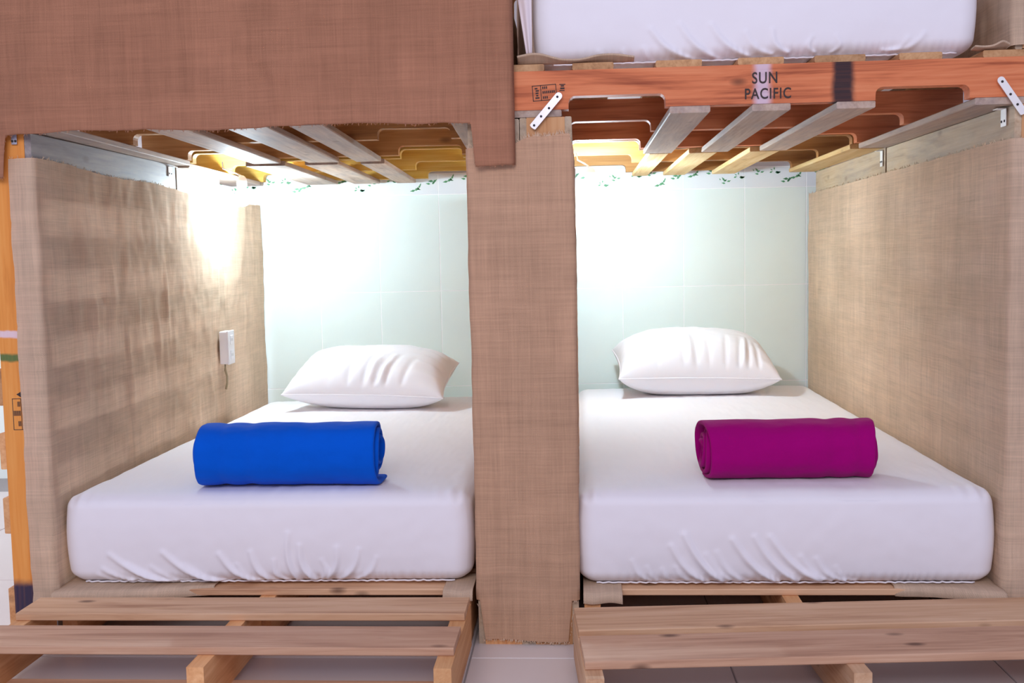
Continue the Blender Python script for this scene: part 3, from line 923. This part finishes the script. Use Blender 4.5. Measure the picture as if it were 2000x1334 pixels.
# ------------------------------------------------------------------ rolled blankets
def blanket(name, label, loc, rotz, L, ry, rz, mat, seed, tail, flipx=1, th=0.011, tilt=0.0):
    turns = 3.6
    nT, nL = 230, 44
    pitch_ = (min(ry, rz) - 0.012) / turns * 0.93
    V, F, UVs = [], [], []
    for i in range(nT + 1):
        f = i / nT
        a = f * turns * 2 * PI
        k = turns - f * turns                 # turns left to the outside
        for j in range(nL + 1):
            u = j / nL
            x = (u - 0.5) * L
            # each layer ends at a slightly different place, so the rolled ends are uneven
            e = (abs(u - 0.5) * 2) ** 10
            x += e * (0.008 * math.sin(k * 4.4 + seed) + 0.004 * math.sin(k * 9 + seed * 2)) * (1 if u > 0.5 else -1)
            wob = 1 + 0.045 * fbm(x * 1.2, a * 0.25, seed, 5.0, 4) * (1 if f > 0.7 else 0.4)
            dent = 1 - 0.05 * math.exp(-((x + flipx * 0.10) / 0.016) ** 2) - 0.055 * math.exp(-((x + flipx * 0.165) / 0.013) ** 2) - 0.03 * math.exp(-((x - flipx * 0.05) / 0.03) ** 2)
            s = 1 - k * pitch_ / min(ry, rz)
            ang = -PI * 0.40 + a - turns * 2 * PI + seed * 0
            cy, cz = math.cos(ang), math.sin(ang)
            # superellipse keeps the roll slightly boxy, flat underneath
            pw = 0.88
            y = ry * s * wob * dent * (abs(cy) ** pw) * (1 if cy > 0 else -1)
            z = rz * s * wob * dent * (abs(cz) ** pw) * (1 if cz > 0 else -1)
            z = max(z, -rz + 0.004)
            if f > 0.94 and tail:             # loose outer end lies out behind
                g = (f - 0.94) / 0.06
                y += tail * g * g
            V.append((x, y, z + tilt * x)); UVs.append((u * L, f * 2))
    for i in range(nT):
        for j in range(nL):
            b = i * (nL + 1) + j
            F.append((b, b + 1, b + nL + 2, b + nL + 1))
    me = pydata(name, V, F, UVs)
    o = mesh_obj(name, me, mat, None, loc, (0, 0, rotz), smooth=True)
    tag(o, label, 'blanket', 'rolled fleece blankets')
    solidify(o, th, -0.6)
    sb = o.modifiers.new('soft', 'SUBSURF'); sb.levels = 1; sb.render_levels = 1
    return o
MT = 0.377
blanket('rolled_blanket', 'rolled up bright blue fleece blanket', (-0.606, 0.140, MT + 0.074), math.radians(1.0), 0.452, 0.086, 0.077, BLUE, 1.3, 0.03, 1)
blanket('rolled_blanket', 'rolled up magenta fleece blanket', (0.648, 0.178, MT + 0.0695), math.radians(1.5), 0.420, 0.082, 0.0700, MAGENTA, 4.1, 0.0, -1)

# ------------------------------------------------------------------ upper right bunk surroundings
wall_pallet('upright pallet beside the upper mattress, behind the burlap at top right', (1.245, 0.004, 1.3845), 0, 1.0, L=1.26)
lining_u, _ = burlap_wrap('burlap_lining', 'burlap lining at top right beside the upper mattress', [(1.118, 1.5), (1.118, 0.0), (1.255, 0.0)],
            lambda s: 2.40, lambda s: 1.388 + 0.003 * math.sin(s * 30), 'burlap wall linings', seed=8.0, amp=0.007, dv=0.02)
wall_pallet('upright pallet between the curtain and the upper mattress', (-0.016, 0.004, 1.3845), 0, 1.0, L=1.26)
lining_d, _ = burlap_wrap('burlap_lining', 'narrow dark burlap lining left of the upper mattress', [(-0.004, -0.004), (-0.006, 0.1), (-0.010, 1.5)],
            lambda s: 2.40, lambda s: 1.388, 'burlap wall linings', sign=1, seed=9.0, amp=0.004, dv=0.02)
def strip(label, x0, x1, seed, zs, parent=None):
    n = 70
    def fn(u, v):
        x = x0 + (x1 - x0) * u
        y = -0.010 + 0.030 * v + 0.003 * math.sin(u * 9 + seed)
        z = 1.3835 + zs(u) * (1 - v) ** 0.7 + 0.0016 + 0.0012 * fbm(x, y, seed, 20, 2)
        return (x, y, z)
    me = sheet_mesh('burlap_strip', n, 8, fn, lambda u, v: (u * abs(x1 - x0), v * 0.06))
    o = mesh_obj('burlap_strip', me, BURLAP, None, smooth=True)
    tag(o, label, 'burlap', 'burlap strips on the stencilled beam')
    solidify(o, 0.004)
    return o
strip('wavy burlap strip lying on the left end of the stencilled beam', -0.002, 0.268, 2.0, lambda u: 0.006 + 0.009 * math.sin(u * 9.5 + 0.3) * (1 - 0.5 * u) + 0.005 * (1 - u))
strip('short burlap strip lying on the right end of the stencilled beam', 1.030, 1.108, 5.0, lambda u: 0.004 + 0.010 * math.exp(-((u - 0.8) / 0.2) ** 2))
# pale cloth hanging in front of the narrow lining
def hang(u, v):
    z = 1.400 + 0.95 * v
    wdt = 0.012 + 0.055 * min(1, v * 2.6)
    xr = 0.032 + 0.006 * v
    x = xr - wdt * (1 - u)
    return (x, 0.018 + 0.004 * math.sin(u * 8 + v * 3) - 0.004 * u + 0.05 * v * (1 - u) * 0, z)
hm = sheet_mesh('hanging_cloth', 14, 60, hang, lambda u, v: (u * 0.05, v))
ho = mesh_obj('hanging_cloth', hm, PALE_CLOTH, None, smooth=True)
tag(ho, 'narrow pale cloth hanging left of the upper mattress', 'cloth')
solidify(ho, 0.0015)

# ------------------------------------------------------------------ metal plates
def strap_plate(label, c, ang, L, w_, mat, holes, y=-0.004):
    root = tag(empty('metal_bracket', (c[0], y, c[1]), (0, -ang, 0)), label, 'bracket', 'metal strap brackets')
    n = 8
    prof = []
    for k in range(n + 1):
        a = -PI / 2 + PI * k / n
        prof.append((L / 2 - w_ / 2 + w_ / 2 * math.cos(a), w_ / 2 * math.sin(a)))
    for k in range(n + 1):
        a = PI / 2 + PI * k / n
        prof.append((-L / 2 + w_ / 2 * 0.35 + w_ / 2 * 0.35 * math.cos(a), w_ / 2 * math.sin(a)))
    m = len(prof)
    t = 0.0022
    V = [(x, -t / 2, z) for x, z in prof] + [(x, t / 2, z) for x, z in prof]
    F = [tuple(range(m)), tuple(range(2 * m - 1, m - 1, -1))] + [(i, m + i, m + (i + 1) % m, (i + 1) % m) for i in range(m)]
    me = pydata('plate', V, F)
    bm = bmesh.new(); bm.from_mesh(me); bmesh.ops.recalc_face_normals(bm, faces=bm.faces); bm.to_mesh(me); bm.free()
    mesh_obj('plate', me, mat, root)
    hmesh = tube_mesh('screw_hole', [(0, -0.0008, 0), (0, 0.0008, 0)], 0.0028, 10)
    for hx, hz in holes:
        mesh_obj('screw_hole', hmesh, HOLE, root, (hx, -t / 2 - 0.0004, hz))
    return root
strap_plate('dull grey metal strap bracket at the left end of the stencilled beam', (0.064, 1.2735), math.radians(48.6), 0.103, 0.0165, STEEL, ((0.040, 0.001), (0.008, -0.001), (-0.018, 0.001), (-0.044, 0.0)), y=-0.012)
strap_plate('shiny white metal strap bracket at the right end of the stencilled beam', (1.112, 1.278), math.radians(180 - 55.5), 0.100, 0.0165, ZINC, ((0.038, 0.0), (0.004, 0.001), (-0.024, 0.001)), y=-0.0105)

def small_plate(label, loc, rot, sx, sz, mat=ZINC):
    root = tag(empty('corner_plate', loc, rot), label, 'bracket', 'small corner plates')
    mesh_obj('plate', box_mesh('plate', sx, 0.002, sz, 0.0006, 1), mat, root)
    mesh_obj('plate', box_mesh('flange', sx, 0.02, 0.002, 0.0006, 1), mat, root, (0, -0.0095, sz / 2))
    hmesh = tube_mesh('screw_hole', [(0, -0.0008, 0), (0, 0.0008, 0)], 0.003, 10)
    for dx in (-sx * 0.28, sx * 0.28):
        mesh_obj('screw_hole', hmesh, HOLE, root, (dx, -0.0014, -sz * 0.2))
    return root
small_plate('white corner plate at the front end of the right wall board', (1.1205, 0.055, 1.236), (0, 0, -PI / 2), 0.030, 0.040)
small_plate('white corner plate at the joint of the right wall boards', (1.1205, 1.045, 1.228), (0, 0, -PI / 2), 0.026, 0.050)
small_plate('white corner plate at the joint of the left wall boards', (-1.1735 - tl * 0.95, 0.945, 1.236), (0, 0, PI / 2 + LW), 0.034, 0.032)
small_plate('grey corner plate at the top of the far left pallet edge', (-1.213, -0.006, 1.243), (0, 0, 0), 0.014, 0.026, STEEL)

# ------------------------------------------------------------------ wall socket on the left lining
sy0 = 1.385
sk = tag(empty('wall_socket', (-1.158 - tl * sy0, sy0, 0.617), (0, 0, LW)), 'white plastic wall socket box on the left burlap wall', 'socket')
mesh_obj('housing', box_mesh('housing', 0.030, 0.074, 0.122, 0.004, 2), PLASTIC, sk, (0.011, 0, 0))
mesh_obj('cover_plate', box_mesh('cover_plate', 0.007, 0.078, 0.126, 0.003, 2), PLASTIC, sk, (0.028, 0, 0))
for dz in (0.028, -0.028):
    pl_ = mesh_obj('outlet', box_mesh('outlet', 0.002, 0.034, 0.034, 0.0008, 1), PLASTIC, sk, (0.0323, 0, dz))
    for dy in (-0.007, 0.007):
        mesh_obj('slot', box_mesh('slot', 0.001, 0.003, 0.010), PLASTIC_D, pl_, (0.0008, dy, 0))
mesh_obj('cable', tube_mesh('cable', [(0.004, 0.0, -0.058), (0.005, -0.004, -0.085), (0.009, 0.002, -0.110), (0.006, 0.010, -0.135), (0.000, 0.012, -0.16)], 0.004, 8), CABLE, sk, smooth=True)

# ------------------------------------------------------------------ bulbs
def lathe(name, prof, seg=28):
    V, F = [], []
    for r_, z in prof:
        for k in range(seg):
            a = 2 * PI * k / seg
            V.append((r_ * math.cos(a), r_ * math.sin(a), z))
    for i in range(len(prof) - 1):
        for k in range(seg):
            F.append((i * seg + k, i * seg + (k + 1) % seg, (i + 1) * seg + (k + 1) % seg, (i + 1) * seg + k))
    F.append(tuple(range(seg - 1, -1, -1)))
    F.append(tuple(range((len(prof) - 1) * seg, len(prof) * seg)))
    return pydata(name, V, F)
def bulb(label, loc, wall_x):
    root = tag(empty('light_bulb', loc), label, 'light bulb', 'bare bulbs in the bunks')
    prof = [(0.0006, -0.042)] + [(0.030 * math.sin(a), -0.012 - 0.030 * math.cos(a)) for a in [PI * k / 14 for k in range(1, 10)]] + [(0.0165, 0.022), (0.0135, 0.032)]
    mesh_obj('glass', lathe('glass', prof), BULB, root, smooth=True)
    mesh_obj('lamp_holder', lathe('lamp_holder', [(0.013, 0.0325), (0.0185, 0.034), (0.0185, 0.058), (0.012, 0.068), (0.006, 0.072)]), PLASTIC, root, smooth=True)
    mesh_obj('cable', tube_mesh('cable', [(0, 0, 0.070), (wall_x * 0.4, 0, 0.086), (wall_x * 0.9, 0.01, 0.100), (wall_x, 0.03, 0.125)], 0.003, 8), PLASTIC, root, smooth=True)
    return root
bulb('glowing bare bulb in the back corner above the blue blanket bed', (-1.108, 1.400, 1.182), -0.08)
bulb('glowing bare bulb beside the middle post above the magenta blanket bed', (0.182, 1.420, 1.182), -0.05)
